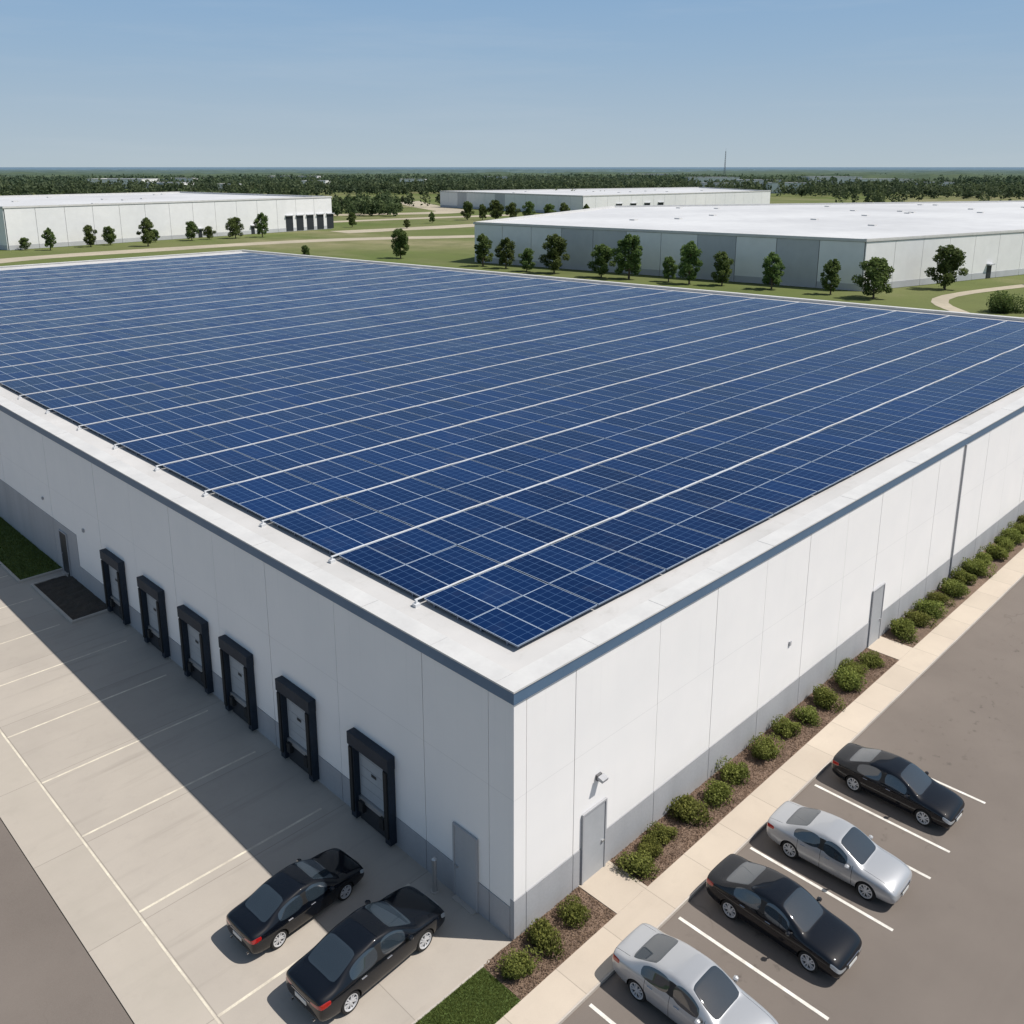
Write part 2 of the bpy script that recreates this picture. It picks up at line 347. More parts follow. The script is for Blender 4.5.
def mandoor(face,c,h,w,mat):
    b=MB()
    def B(a0,o0,z0,a1,o1,z1,m):
        if face=='R': b.bx(a0,-o1,z0,a1,-o0,z1,m)
        else: b.bx(-o1,a0,z0,-o0,a1,z1,m)
    B(c-w/2,.019,.05,c+w/2,.05,h,mat)
    B(c-w/2-.06,.019,.05,c-w/2-.001,.075,h+.06,M['plinth']); B(c+w/2+.001,.019,.05,c+w/2+.06,.075,h+.06,M['plinth']); B(c-w/2,.019,h+.001,c+w/2,.075,h+.06,M['plinth'])
    B(c+w/2-.14,.051,1.02,c+w/2-.05,.10,1.07,M['metal']); B(c-w/2,.02,.0,c+w/2,.2,.049,M['kerb'])
    obj('man_door',b.mesh('man_door'),W)
mandoor('R',3.15,2.3,.92,M['door']); mandoor('R',21.5,2.6,1.0,M['door']); mandoor('L',1.8,2.3,.85,M['door']); mandoor('L',31.2,2.2,.9,M['dark'])
b=MB()
for X,z in ((3.3,3.15),):
    b.bx(X-.1,-.08,z,X+.1,-.005,z+.17,M['joint']); b.box((X-.12,-.26,z+.03),(.24,0,0),(0,.18,.05),(0,-.03,.09),M['plinth']); b.bx(X-.08,-.23,z+.005,X+.08,-.10,z+.028,M['lamp'])
b.bx(13.95,-.05,2.95,14.07,-.005,3.12,M['plinth']); b.bx(-.08,28.2,3.1,-.005,28.35,3.25,M['plinth']); b.bx(-.08,33.5,3.3,-.005,33.65,3.42,M['plinth'])
obj('wall_lights',b.mesh('wall_lights'),W)
b=MB()
for x in (30.0,52.): b.bx(x-.035,-.09,.1,x+.035,-.022,Hh-.36,M['plinth'])
obj('downspouts',b.mesh('downspouts'),W)
b=MB(); b.cyl((0,0,0),(0,0,1.05),.075,.075,M['metal'],14); b.cyl((0,0,1.05),(0,0,1.10),.075,.03,M['metal'],14); b.cyl((0,0,0),(0,0,.03),.13,.13,M['kerb'],14)
obj('bollard',b.mesh('bollard'),None,(-.35,2.75,.008))

# ---------------------------------------------------------------- solar array
NC=60; mods=[];sh=[]
XS=1.62
def xmap(u,y): x1=xb(y)-2.2; return XS+(x1-XS)*u
strips=[(1.42,5.4)]; y=5.4
while y+4.33<YB-1.4: strips.append((y,y+4.33)); y+=4.33
zt=Hh-.03
tot=NC+(NC//3)*.04
def colpos(i): return (i+(i//3)*.04)/tot
for (s0,s1) in strips:
    ln=(s1-s0-.10)/2
    for half in (0,1):
        ya=s0+.05+half*ln; ybb=ya+ln-.014
        for i in range(NC):
            ua=colpos(i); ub=ua+.991/tot
            dz=[random.gauss(0,.005) for _ in range(2)]; tx=random.gauss(0,.004)
            mods.append([(xmap(ua,ya),ya,zt+dz[0]),(xmap(ub,ya),ya,zt+dz[0]+tx),(xmap(ub,ybb),ybb,zt+dz[1]+tx),(xmap(ua,ybb),ybb,zt+dz[1])]); sh.append(random.random()**1.3)
V=np.array(mods); n=len(mods)
me=quadmesh('solar_modules',V,np.array(sh),M['solar'])
uvl=me.uv_layers.new(name='uv'); uvl.data.foreach_set('uv',np.tile(np.array([0,0,1,0,1,1,0,1],dtype=np.float32),n))
SA=empty('solar_panel_array'); obj('modules',me,SA)
lo=V.copy(); lo[:,:,2]-=.045
sk=[np.stack([lo[:,a],lo[:,(a+1)%4],V[:,(a+1)%4],V[:,a]],1) for a in range(4)]
obj('module_frames',quadmesh('module_frames',np.concatenate(sk),np.zeros(4*n),M['frame']),SA)
b=MB()
for (s0,s1) in strips:
    for q in (.12,.38,.62,.88):
        yy=s0+(s1-s0)*q
        b.box((XS+.05,yy,Hh-.22),(xmap(1,yy)-XS-.05,0,0),(0,.05,0),(0,0,.13),M['frame'])
obj('racking',b.mesh('racking'),SA)
b=MB()
for k,(y,_) in enumerate(strips):
    if k==0: continue
    x=1.35; pts=[]; x1=xmap(1,y)
    while x<x1:
        pts.append(Vector((x,y+.05*noise.noise(Vector((x*.35,y,0)))+.035*noise.noise(Vector((x*1.5,y,3))),Hh-.038))); x+=.6
    for p,q in zip(pts,pts[1:]): b.box(p+Vector((0,-.03,0)),q-p,(0,.06,0),(0,0,.03),M['conduit'])
    b.bx(1.28,y-.09,Hh-.22,1.46,y+.07,Hh-.12,M['conduit']); b.bx(1.35,y-.03,Hh-.119,1.41,y+.03,Hh-.039,M['conduit'])
obj('service_conduits',b.mesh('service_conduits'),SA)

# ---------------------------------------------------------------- distant warehouses
def warehouse(name,pts,h,greys=(),docks=(),pw=7.5,vents=0):
    E=empty(name); b=MB()
    b.prism(pts,-.1,h-.5,M['joint'],M['rooffar']); obj('roof',b.mesh('roof'),E)
    b=MB(); N=len(pts)
    for k in range(N):
        a=Vector((*pts[k],0)); c=Vector((*pts[(k+1)%N],0)); d=c-a; Ln=d.length; d/=Ln; nn=Vector((d.y,-d.x,0))
        cnt=max(1,round(Ln/pw)); w=Ln/cnt
        for i in range(cnt):
            m=M['wallgrey'] if (k,i) in greys else M['wallfar']
            b.box(a+d*(w*i+.05)+nn*.02,d*(w-.10),nn*.2,(0,0,h-.55),m)
            b.box(a+d*(w*i+.05)+nn*.221,d*(w-.10),nn*.03,(0,0,1.1),M['wallgrey'])
        b.box(a-d*.3-nn*.2+Vector((0,0,h-.5)),d*(Ln+.6),nn*.5,(0,0,.5),M['coping'])
        b.box(a-d*.3+nn*.301+Vector((0,0,h-.45)),d*(Ln+.6),nn*.04,(0,0,.3),M['coping'])
    obj('walls',b.mesh('walls'),E)
    b=MB()
    for (k,s,w,z0,z1) in docks:
        a=Vector((*pts[k],0)); c=Vector((*pts[(k+1)%N],0)); d=(c-a).normalized(); nn=Vector((d.y,-d.x,0))
        b.box(a+d*s+nn*.26+Vector((0,0,z0)),d*w,nn*.08,(0,0,z1-z0),M['dark'])
        b.box(a+d*(s-.2)+nn*.25+Vector((0,0,z1)),d*(w+.4),nn*.6,(0,0,.25),M['wallgrey'])
    if docks: obj('doors',b.mesh('doors'),E)
    if vents:
        b=MB(); cx=sum(p[0] for p in pts)/N; cyy=sum(p[1] for p in pts)/N
        for _ in range(vents):
            p=pts[random.randrange(N)]; q=pts[random.randrange(N)]; t=random.uniform(.15,.85); s2=random.random()
            x=cx+(p[0]*s2+q[0]*(1-s2)-cx)*t; yv=cyy+(p[1]*s2+q[1]*(1-s2)-cyy)*t; zz=h-.5
            b.bx(x-.7,yv-.7,zz,x+.7,yv+.7,zz+.25,M['coping'])
        obj('skylight_kerbs',b.mesh('skylights'),E)
    return E
warehouse('distant_warehouse',[(57,230),(158,241.5),(149,330),(40,317)],10.4,docks=[(0,83+4.1*i,2.7,0.2,4.8) for i in range(5)]+[(0,20,1.2,0,2.4),(0,52,1.2,0,2.4),(0,70,1.2,0,2.4)],vents=10)
warehouse('distant_warehouse',[(118,129),(130.6,50.3),(375,-9),(420,42),(203,160)],8.4,greys={(0,3),(0,4),(0,7),(0,9)},
   docks=[(0,64,1.3,0,2.4),(1,34,1.3,0,2.4),(1,52,3,0,3.4),(1,66,3,0,3.4)],vents=26)
warehouse('distant_warehouse',[(291,342),(283,241),(414,228),(458,300)],8.0,greys={(0,2),(0,6)},docks=[(1,20+9*i,3.5,0,4) for i in range(4)],vents=10)
def polar(az,r): return (r*math.cos(math.radians(az)),r*math.sin(math.radians(az)))
for az,r,w,dp,h in ((70,930,60,30,9),(66,1050,40,25,8),(60,1150,70,30,9),(58.,900,26,18,7),(34,1000,55,30,9),(31,880,40,22,8),(27,1100,60,30,9),(24,980,50,26,8),(38,1300,80,35,10),(21,850,36,20,7),(63,800,22,14,6),(52,1000,30,16,7),(47,1150,44,20,8),(29,720,30,18,8),(67,760,34,18,8),(33,760,26,14,7)):
    x,y=polar(az,r); warehouse('far_industrial_building',[(x,y),(x+w*.5,y-w*.8),(x+w*.5+dp,y-w*.8+dp),(x+dp,y+dp)],h,docks=[(0,8,4,0,4),(0,20,4,0,4)],pw=9)
def strip(name,pts,w,m,z):
    b=MB(); Q=[Vector((*p,0)) for p in pts]
    P=[]
    for i in range(len(Q)-1):
        p0=Q[max(i-1,0)];p1=Q[i];p2=Q[i+1];p3=Q[min(i+2,len(Q)-1)]
        for k in range(6):
            t=k/6; P.append(.5*((2*p1)+(p2-p0)*t+(2*p0-5*p1+4*p2-p3)*t*t+(3*p1-p0-3*p2+p3)*t**3))
    P.append(Q[-1]); L=[];Rr=[]
    for i,p in enumerate(P):
        d=(P[min(i+1,len(P)-1)]-P[max(i-1,0)]).normalized(); nn=Vector((-d.y,d.x,0)); ww=w*(1+.2*noise.noise(p*.05))
        L.append(p+nn*ww/2);Rr.append(p-nn*ww/2)
    for i in range(len(P)-1):
        b.poly([(Rr[i].x,Rr[i].y,z),(Rr[i+1].x,Rr[i+1].y,z),(L[i+1].x,L[i+1].y,z),(L[i].x,L[i].y,z)],m)
    obj(name,b.mesh(name))
strip('access_road',[(-8,150),(40,200),(85,206),(130,202),(168,184),(200,172),(205,190),(230,205),(275,215)],9,M['dirt'],-.03)
strip('dirt_road',[(150,226),(200,222),(250,225),(275,235)],12,M['dirt'],-.026)
strip('dirt_road',[(165,330),(210,315),(260,300),(290,352),(330,420)],16,M['dirt'],-.022)
strip('dirt_road',[(170,275),(215,270),(262,262)],10,M['dirt'],-.018)
strip('footpath',[(118,30),(135,38),(180,28),(240,14),(330,-12)],2.4,M['dirt'],-.014)

# ---------------------------------------------------------------- trees
def make_tree(seed,h,cr):
    rg=np.random.default_rng(seed); rd=random.Random(seed)
    b=MB(); top=Vector((rd.uniform(-.3,.3),rd.uniform(-.3,.3),h*.85))
    trunk=[Vector((0,0,-.1)),Vector((rd.uniform(-.1,.1),rd.uniform(-.1,.1),h*.28)),Vector((rd.uniform(-.2,.2),rd.uniform(-.2,.2),h*.55)),top]
    rr=[.15,.11,.07,.02]
    for i in range(3): b.cyl(trunk[i],trunk[i+1],rr[i],rr[i+1],M['bark'],7)
    cents=[]
    nb=26
    for i in range(nb):
        t=.13+.78*i/nb; z=h*t; ang=i*2.4+rd.uniform(-.6,.6)
        prof=(math.sin(math.pi*min(1,max(0,(t+.06)/1.06))**.8))**.75
        L=cr*prof*rd.uniform(.3,1.05); s=Vector((0,0,max(.5,z*.85)))
        e=Vector((math.cos(ang)*L,math.sin(ang)*L,z+L*.25)); b.cyl(s,e,.04,.01,M['bark'],5,False); cents.append((e,cr*rd.uniform(.2,.40)))
    cents.append((Vector((top.x,top.y,h*.95)),cr*.18)); cents.append((Vector((top.x,top.y,h*.86)),cr*.28)); cents.append((Vector((0,0,h*.5)),cr*.5))
    tm=b.mesh('trunk')
    Cs=[];S=[]
    for e,rad in cents:
        n=int(130*(rad/.6)**1.6)+45
        d=rg.normal(size=(n,3)); d/=np.linalg.norm(d,axis=1)[:,None]; rad_=rad*rg.uniform(.3,1.4,n)**.6
        c=np.array(e)+d*rad_[:,None]*np.array([1,1,.9]); Cs.append(c)
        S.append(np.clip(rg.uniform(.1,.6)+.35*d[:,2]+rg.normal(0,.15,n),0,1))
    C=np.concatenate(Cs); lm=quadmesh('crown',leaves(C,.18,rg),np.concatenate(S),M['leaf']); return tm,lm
TV=[make_tree(101,6.3,2.0),make_tree(102,6.3,1.7),make_tree(103,6.3,2.3),make_tree(104,6.3,1.6),make_tree(105,6.3,1.9),make_tree(106,6.3,1.75),make_tree(107,6.3,2.1)]
def tree(x,y,h):
    v=random.randrange(7)
    E=empty('young_tree',(x,y,0)); E.rotation_euler=(0,0,random.uniform(0,6.28)); s=h/6.3; E.scale=(s*random.uniform(.9,1.2),s*random.uniform(.9,1.2),s)
    obj('trunk',TV[v][0],E); obj('crown',TV[v][1],E)
for x,y,h in [(64.2,223,5.4),(74.9,226,5.4),(80.6,228,4.8),(86,217.6,7.2),(102.4,227,5.2),(115,226,5.8),(122.6,224.5,7),(112,147,6.4),
  (113.4,121.8,6.5),(113.9,115.7,6.1),(114.4,103.1,7.3),(115.6,92.5,6),(116.9,87.2,8.),(118.5,75.3,7.4),(121,70.4,5.7),(122.6,61.9,6.1),
  (123.6,52.1,5.6),(124,45.3,6.2),(142.8,41.6,7.2),(96,160,3.),(167,243,5),(201,241.8,4),(223,247,7),(227,243,6),(231,240,7.5),(236,236,6.5),(240,231,7),(246,226,6),(250,222,6.5),(256,216,6),(119,80,4.4),(113,109,4.4),(176,225,3),(160,32,3.4),(185,24,4),(206,18,5),(60,228,3),(93,229,3.4),(108,228,3.6)]:
    tree(x,y,h)
def make_shrub(seed,leafmat,n=3200,w=.58,h=.62,ls=.042):
    rg=np.random.default_rng(seed); NL=12
    lob=[(np.array([rg.uniform(-.30,.30)*w/.55,rg.uniform(-.30,.30)*w/.55,rg.uniform(.14,.42)*h/.6]),rg.uniform(.15,.33)*w/.55) for _ in range(NL)]
    Cs=[];S=[]
    for c0,rad in lob:
        m=n//NL; d=rg.normal(size=(m,3)); d/=np.linalg.norm(d,axis=1)[:,None]
        rr=rad*rg.uniform(.4,1.5,m)**.5; c=c0+d*rr[:,None]; c[:,2]=np.abs(c[:,2])+.02; Cs.append(c)
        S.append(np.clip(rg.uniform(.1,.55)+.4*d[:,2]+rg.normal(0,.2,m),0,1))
    C=np.concatenate(Cs); return quadmesh('shrub_leaves',leaves(C,ls,rg),np.concatenate(S),leafmat)
SV=[make_shrub(i,M['shrub']) for i in (1,2,3,4,5,6,7)]
def shrub(x,y,s=1.):
    o=obj('shrub',random.choice(SV),None,(x,y+random.uniform(-.06,.06),.05)); o.rotation_euler=(0,0,random.uniform(0,6.28)); o.scale=(s*random.uniform(.88,1.15),s*random.uniform(.88,1.15),s*random.uniform(.75,1.05))
for x,y,s in [(-.6,-.78,.78),(.4,-.72,.88),(1.6,-.62,.78),(4.2,-.7,.93),(5.0,-.7,.74),(5.75,-.6,.7),(7.05,-.75,.98),(8.35,-.7,.96),(9.7,-.62,.84),(11.5,-.72,1.02),(13.1,-.7,.85),(14.4,-.66,.8),(15.8,-.7,.97),(17.5,-.68,1.06),(18.5,-.6,.85),(19.8,-.6,.8),
   (22.9,-.7,1.12),(24.6,-.65,1.0),(25.8,-.7,1.1),(27.2,-.6,.92),(28.7,-.75,1.18),(30.2,-.6,.95),(31.6,-.7,1.12),(33,-.66,1.0),(34.3,-.7,1.15),(35.8,-.62,1.0),(37.3,-.7,1.2),(38.8,-.7,1.05),(40.4,-.65,1.15),(42,-.7,1.1),(43.7,-.7,1.15),(45.4,-.66,1.05),(47.2,-.7,1.15),(49,-.7,1.15),(51,-.7,1),(53,-.7,1.1)]:
    shrub(x,y,s)
obj('large_bush',make_shrub(9,M['leaf'],5000,2.4,2.0,.15),None,(123.5,26.1,0))
rg=np.random.default_rng(5)
def blades(name,x0,y0,x1,y1,n,z,h,w):
    C=np.stack([rg.uniform(x0,x1,n),rg.uniform(y0,y1,n),np.full(n,z)],1); a=rg.uniform(0,6.28,n)
    d=np.stack([np.cos(a),np.sin(a),np.zeros(n)],1)*w; t=C+np.stack([rg.normal(0,h*.5,n),rg.normal(0,h*.5,n),h*rg.uniform(.5,1.2,n)],1)
    obj(name,quadmesh(name,np.stack([C-d,C+d,t],1),rg.random(n),M['turf'],3))
blades('grass_tufts',-4.6,-1.39,-1.16,-.07,26000,.07,.05,.008)
blades('grass_tufts',-1.98,31.95,-.05,50,14000,.06,.09,.02)
def chips(x0,x1,y0,y1,n,s=.03):
    C=np.stack([rg.uniform(x0,x1,n),rg.uniform(y0,y1,n),.085+rg.uniform(0,.015,n)],1); Q=leaves(C,s,rg); Q[:,:,2]=C[:,None,2]+(Q[:,:,2]-C[:,None,2])*.35
    obj('mulch_chips',quadmesh('mulch_chips',Q,rg.random(n),M['chip']))
chips(-1.12,2.52,-1.38,-.02,5000); chips(3.93,20.87,-1.38,-.02,18000)

rg=np.random.default_rng(21)
def forest(name,N,az0,az1,r0,r1,hm,thr,leaf=1.5,per=34,sc=.0035):
    pts=[]
    while len(pts)<N:
        az=math.radians(random.uniform(az0,az1)); r=math.sqrt(random.uniform(r0*r0,r1*r1)); x=r*math.cos(az);y=r*math.sin(az)
        if noise.noise(Vector((x*sc,y*sc,2.2)))+.3*noise.noise(Vector((x*sc*4,y*sc*4,5)))<thr: continue
        pts.append((x,y,hm*random.uniform(.55,1.3),random.random()))
    A=np.array(pts); n=len(A)
    d=rg.normal(size=(n,per,3)); d/=np.linalg.norm(d,axis=2)[:,:,None]; d*=rg.uniform(.5,1.15,(n,per,1))
    hh=A[:,2][:,None,None]
    wd=.36*(1-.45*np.clip(d[:,:,2:3],-1,1))
    C=np.concatenate([A[:,0][:,None,None]+d[:,:,0:1]*hh*wd,A[:,1][:,None,None]+d[:,:,1:2]*hh*wd,hh*.54+d[:,:,2:3]*hh*.46],2)
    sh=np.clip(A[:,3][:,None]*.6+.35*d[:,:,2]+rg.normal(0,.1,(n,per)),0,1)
    C=C.reshape(-1,3); sh=sh.reshape(-1); obj(name,quadmesh(name,leaves(C,leaf,rg),sh,M['forest']))
forest('forest_belt',5600,8,82,640,1500,8.,.04,1.2,44)
forest('forest_belt',2300,8,82,1000,1250,8.5,-.35,1.7,30)
forest('tree_clumps',110,52,66,360,500,7,.08,.8,70,.012)
forest('tree_clumps',260,12,82,440,640,6.5,.18,.9,60,.01)
def canopy():
    V=[];F=[]; rs=[1250]
    while rs[-1]<40000: rs.append(rs[-1]*1.035+4)
    na=520
    for r in rs:
        for i in range(na+1):
            a=math.radians(2+86*i/na); x=r*math.cos(a);y=r*math.sin(a)
            clear=noise.noise(Vector((x*.0009,y*.0009,1)))
            h=9.+3.0*noise.noise(Vector((x*.03,y*.03,0)))+2.5*noise.noise(Vector((x*.006,y*.006,0)))
            if r<6000 and clear>.24: h=-2
            if r==rs[0]: h=-2
            V.append((x,y,h))
    for j in range(len(rs)-1):
        for i in range(na): k=j*(na+1)+i; F.append((k,k+1,k+na+2,k+na+1)[::-1])
    m,nt,b=mat_new('canopy'); p=pos(nt)
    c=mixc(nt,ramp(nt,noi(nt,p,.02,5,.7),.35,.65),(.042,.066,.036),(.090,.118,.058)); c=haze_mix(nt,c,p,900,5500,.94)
    lk(nt,c,b.inputs['Base Color']); b.inputs['Roughness'].default_value=1; b.inputs['Specular IOR Level'].default_value=.1
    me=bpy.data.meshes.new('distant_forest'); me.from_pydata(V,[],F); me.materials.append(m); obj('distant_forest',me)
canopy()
b=MB(); hM=44
for k in range(3):
    a=2*math.pi*k/3; b.cyl((1.6*math.cos(a),1.6*math.sin(a),0),(.5*math.cos(a),.5*math.sin(a),hM),.3,.2,M['joint'],5)
for i in range(14):
    z=i*hM/14; r=1.6-1.1*z/hM; zz=z+hM/14; r2=1.6-1.1*zz/hM
    for k in range(3):
        a=2*math.pi*k/3; c=2*math.pi*(k+1)/3; b.cyl((r*math.cos(a),r*math.sin(a),z),(r2*math.cos(c),r2*math.sin(c),zz),.12,.12,M['joint'],4)
b.cyl((0,0,hM),(0,0,hM+5),.15,.08,M['joint'],5)
obj('radio_mast',b.mesh('radio_mast'),None,(1288,805,0))

# ---------------------------------------------------------------- cars
def paintmat(name,c,metal,rough,coat):
    m,nt,b=mat_new(name); tc=nd(nt,'ShaderNodeTexCoord'); s=nd(nt,'ShaderNodeSeparateXYZ'); lk(nt,tc.outputs['Object'],s.inputs[0])
    def near(o,v,w): return mth(nt,'LESS_THAN',mth(nt,'ABSOLUTE',mth(nt,'SUBTRACT',o,v)),w)
    z=s.outputs[2]; inz=mth(nt,'MULTIPLY',mth(nt,'GREATER_THAN',z,.30),mth(nt,'LESS_THAN',z,1.0))
    j=near(s.outputs[0],.92,.007)
    for v in (-.25,-1.12): j=mth(nt,'MAXIMUM',j,near(s.outputs[0],v,.007))
    j=mth(nt,'MULTIPLY',j,inz)
    ay=mth(nt,'ABSOLUTE',s.outputs[1])
    hood=mth(nt,'MULTIPLY',near(ay,.70,.006),mth(nt,'MULTIPLY',mth(nt,'GREATER_THAN',s.outputs[0],1.15),mth(nt,'GREATER_THAN',z,.72)))
    trunk=mth(nt,'MULTIPLY',near(ay,.64,.006),mth(nt,'MULTIPLY',mth(nt,'LESS_THAN',s.outputs[0],-1.85),mth(nt,'GREATER_THAN',z,.9)))
    j=mth(nt,'MAXIMUM',j,mth(nt,'MAXIMUM',hood,trunk))
    cc=mixc(nt,j,c,(.004,.004,.004)); lk(nt,cc,b.inputs['Base Color'])
    b.inputs['Metallic'].default_value=metal; b.inputs['Roughness'].default_value=rough; b.inputs['Coat Weight'].default_value=coat; b.inputs['Coat Roughness'].default_value=.02
    b.inputs['Specular IOR Level'].default_value=.08
    return m
PB=paintmat('paint_black',(.002,.0035,.007),.0,.45,.85); PS=paintmat('paint_silver',(.42,.43,.445),.4,.35,1.)
GL=plain('car_glass',(.022,.032,.042),.03,0,1.,.8); TR=plain('black_trim',(.012,.012,.012),.55)
HL=plain('headlight',(.45,.48,.50),.12,.3,1.); TL=plain('taillight',(.34,.010,.010),.15,0,1.); TY=plain('tyre',(.010,.010,.010),.85); RM=plain('alloy',(.62,.63,.65),.35,.3); CH=plain('chrome',(.6,.6,.62),.15,.95)
PL=plain('plate',(.6,.6,.58),.5); RD=plain('rim_dark',(.02,.02,.02),.6)
MATS=(PB,GL,TR,HL,TL,CH,PL)
def ring(x,hw,zb,belt,zc,roof=None,crown=1.):
    zm=zb+(belt-zb)*.42
    L=[(0,zb),(hw*.45,zb),(hw*.86,zb+.005),(hw*.965,zb+.08),(hw*.995,zm),(hw*1.0,belt-.16*crown),(hw*.955,belt-.02)]
    if roof is None: L+=[(hw*.865,zc-.062*crown),(hw*.72,zc-.03*crown),(hw*.38,zc-.006),(0,zc)]
    else: L+=[(roof+.07,zc-.065),(roof-.01,zc-.012),(roof*.5,zc+.008),(0,zc+.016)]
    return [(x,a,b2) for a,b2 in L]
ST=[ring(-2.42,.79,.42,.90,1.0,None,.7),ring(-2.36,.87,.30,.95,1.06),ring(-2.05,.915,.23,.975,1.085),ring(-1.80,.925,.20,.975,1.092),
    ring(-1.34,.935,.19,.965,1.275,.635),ring(-.92,.935,.19,.955,1.42,.61),ring(-.30,.935,.19,.94,1.475,.62),ring(-.21,.935,.19,.938,1.478,.62),
    ring(.28,.935,.19,.93,1.455,.615),ring(.72,.935,.19,.92,1.265,.675),ring(1.18,.925,.19,.92,1.02),ring(1.32,.925,.20,.91,1.005),
    ring(1.80,.915,.22,.865,.955),ring(2.14,.89,.23,.80,.885),ring(2.36,.84,.25,.70,.775),ring(2.44,.75,.32,.60,.655,None,.8)]
def build_body(paint):
    V=[];F=[];FM=[]; NS=len(ST); NP=11; idx={}
    def vid(i,j,s):
        k=(i,j,s if ST[i][j][1]>1e-6 else 0)
        if k not in idx: x,y,z=ST[i][j]; idx[k]=len(V); V.append((x,y*s,z))
        return idx[k]
    for i in range(NS-1):
        xm=(ST[i][0][0]+ST[i+1][0][0])/2
        for j in range(NP-1):
            m=0
            if j<3: m=2
            if j==2 and abs(xm)>2.1: m=0
            if j==6 and -1.34<xm<.72: m=1
            if j==6 and -.30<xm<-.21: m=2
            if j in (8,9) and .28<xm<1.18: m=1
            if j in (8,9) and -1.80<xm<-.92: m=1
            if j==5 and 2.14<xm: m=3
            if j==5 and xm<-2.05: m=4
            for s in (1,-1):
                q=[vid(i,j,s),vid(i+1,j,s),vid(i+1,j+1,s),vid(i,j+1,s)]
                q=[a for k,a in enumerate(q) if a not in q[:k]]
                F.append(q if s==-1 else q[::-1]); FM.append(m)
    for i,sg in ((0,-1),(NS-1,1)):
        rows=[[vid(i,2,1),vid(i,1,1),vid(i,0,1),vid(i,1,-1),vid(i,2,-1)]]
        for j in range(3,8):
            x,y,z=ST[i][j]; r=[vid(i,j,1)]
            for t in (.55,0,-.55): V.append((x+sg*.04*(1-t*t),y*t,z)); r.append(len(V)-1)
            r.append(vid(i,j,-1)); rows.append(r)
        rows.append([vid(i,8,1),vid(i,9,1),vid(i,10,1),vid(i,9,-1),vid(i,8,-1)])
        for a in range(len(rows)-1):
            for c in range(4):
                q=[rows[a][c],rows[a][c+1],rows[a+1][c+1],rows[a+1][c]]
                m=0
                if i==0:
                    if a==0: m=2
                    if a==3 and c in (0,3): m=4
                else:
                    if a==0 : m=2
                    if a in (1,) and c in (1,2): m=2
                    if a==3 and c in (0,3): m=3
                    if a==3 and c in (1,2): m=2
                F.append(q if sg==1 else q[::-1]); FM.append(m)
    me=bpy.data.meshes.new('body'); me.from_pydata(V,[],F)
    for m in (paint,)+MATS[1:]: me.materials.append(m)
    me.polygons.foreach_set('material_index',FM)
    bm=bmesh.new(); bm.from_mesh(me); bmesh.ops.recalc_face_normals(bm,faces=bm.faces)
    cl=bm.edges.layers.float.get('crease_edge') or bm.edges.layers.float.new('crease_edge')
    for e in bm.edges:
        ms={f.material_index for f in e.link_faces}
        if len(ms)>1 and 1 in ms: e[cl]=.75
        elif len(ms)>1 and (3 in ms or 4 in ms): e[cl]=.5
    bm.to_mesh(me); bm.free()
    o=bpy.data.objects.new('tmpbody',me); COL.objects.link(o)
    ss=o.modifiers.new('s','SUBSURF'); ss.levels=2; ss.render_levels=2
    cb=MB()
    for wx in (1.45,-1.40):
        for s in (1,-1): cb.cyl((wx,s*.60,.335),(wx,s*1.2,.335),.375,.375,TR,40)
    cme=cb.mesh('cut'); cme.materials.clear()
    for m in (paint,)+MATS[1:]: cme.materials.append(m)
    cme.polygons.foreach_set('material_index',[2]*len(cme.polygons))
    c=bpy.data.objects.new('cut',cme); COL.objects.link(c)
    bo=o.modifiers.new('b','BOOLEAN'); bo.object=c; bo.operation='DIFFERENCE'; bo.solver='EXACT'
    dg=bpy.context.evaluated_depsgraph_get(); dg.update(); nm=bpy.data.meshes.new_from_object(o.evaluated_get(dg)); nm.name='car_body'
    bpy.data.objects.remove(o); bpy.data.objects.remove(c)
    nm.polygons.foreach_set('use_smooth',[True]*len(nm.polygons))
    try: nm.set_sharp_from_angle(angle=math.radians(45))
    except Exception: pass
    return nm
def wheel_mesh():
    b=MB(); prof=[(.20,-.10),(.235,-.11),(.31,-.105),(.333,-.08),(.335,0),(.333,.08),(.31,.105),(.25,.108),(.232,.10),(.225,.05)]
    n=32; k=len(b.v); mi=b.mi(TY)
    for i in range(n):
        t=2*math.pi*i/n
        for r,y in prof: b.v.append(Vector((r*math.cos(t),y,r*math.sin(t))))
    m=len(prof)
    for i in range(n):
        for j in range(m-1):
            a=k+i*m+j; c=k+((i+1)%n)*m+j; b.f.append((a,c,c+1,a+1)); b.m.append(mi)
    b.cyl((0,.0,0),(0,.045,0),.235,.235,RD,28)
    k=len(b.v); mi=b.mi(RM); pr=[(.240,.095),(.245,.110),(.218,.108),(.210,.06)]
    for i in range(n):
        t=2*math.pi*i/n
        for r,y in pr: b.v.append(Vector((r*math.cos(t),y,r*math.sin(t))))
    for i in range(n):
        for j in range(3):
            a=k+i*4+j; c=k+((i+1)%n)*4+j; b.f.append((a,c,c+1,a+1)); b.m.append(mi)
    for i in range(10):
        t=2*math.pi*i/10+ (.07 if i%2 else -.07); d=Vector((math.cos(t),0,math.sin(t))); w=Vector((-math.sin(t),0,math.cos(t)))
        b.box(d*.04-w*.02+Vector((0,.06,0)),d*.18,w*.04,(0,.035,0),RM)
    b.cyl((0,.04,0),(0,.10,0),.06,.05,RM,14)
    return b.mesh('wheel')
WM=wheel_mesh(); BB=build_body(PB); BS=build_body(PS)
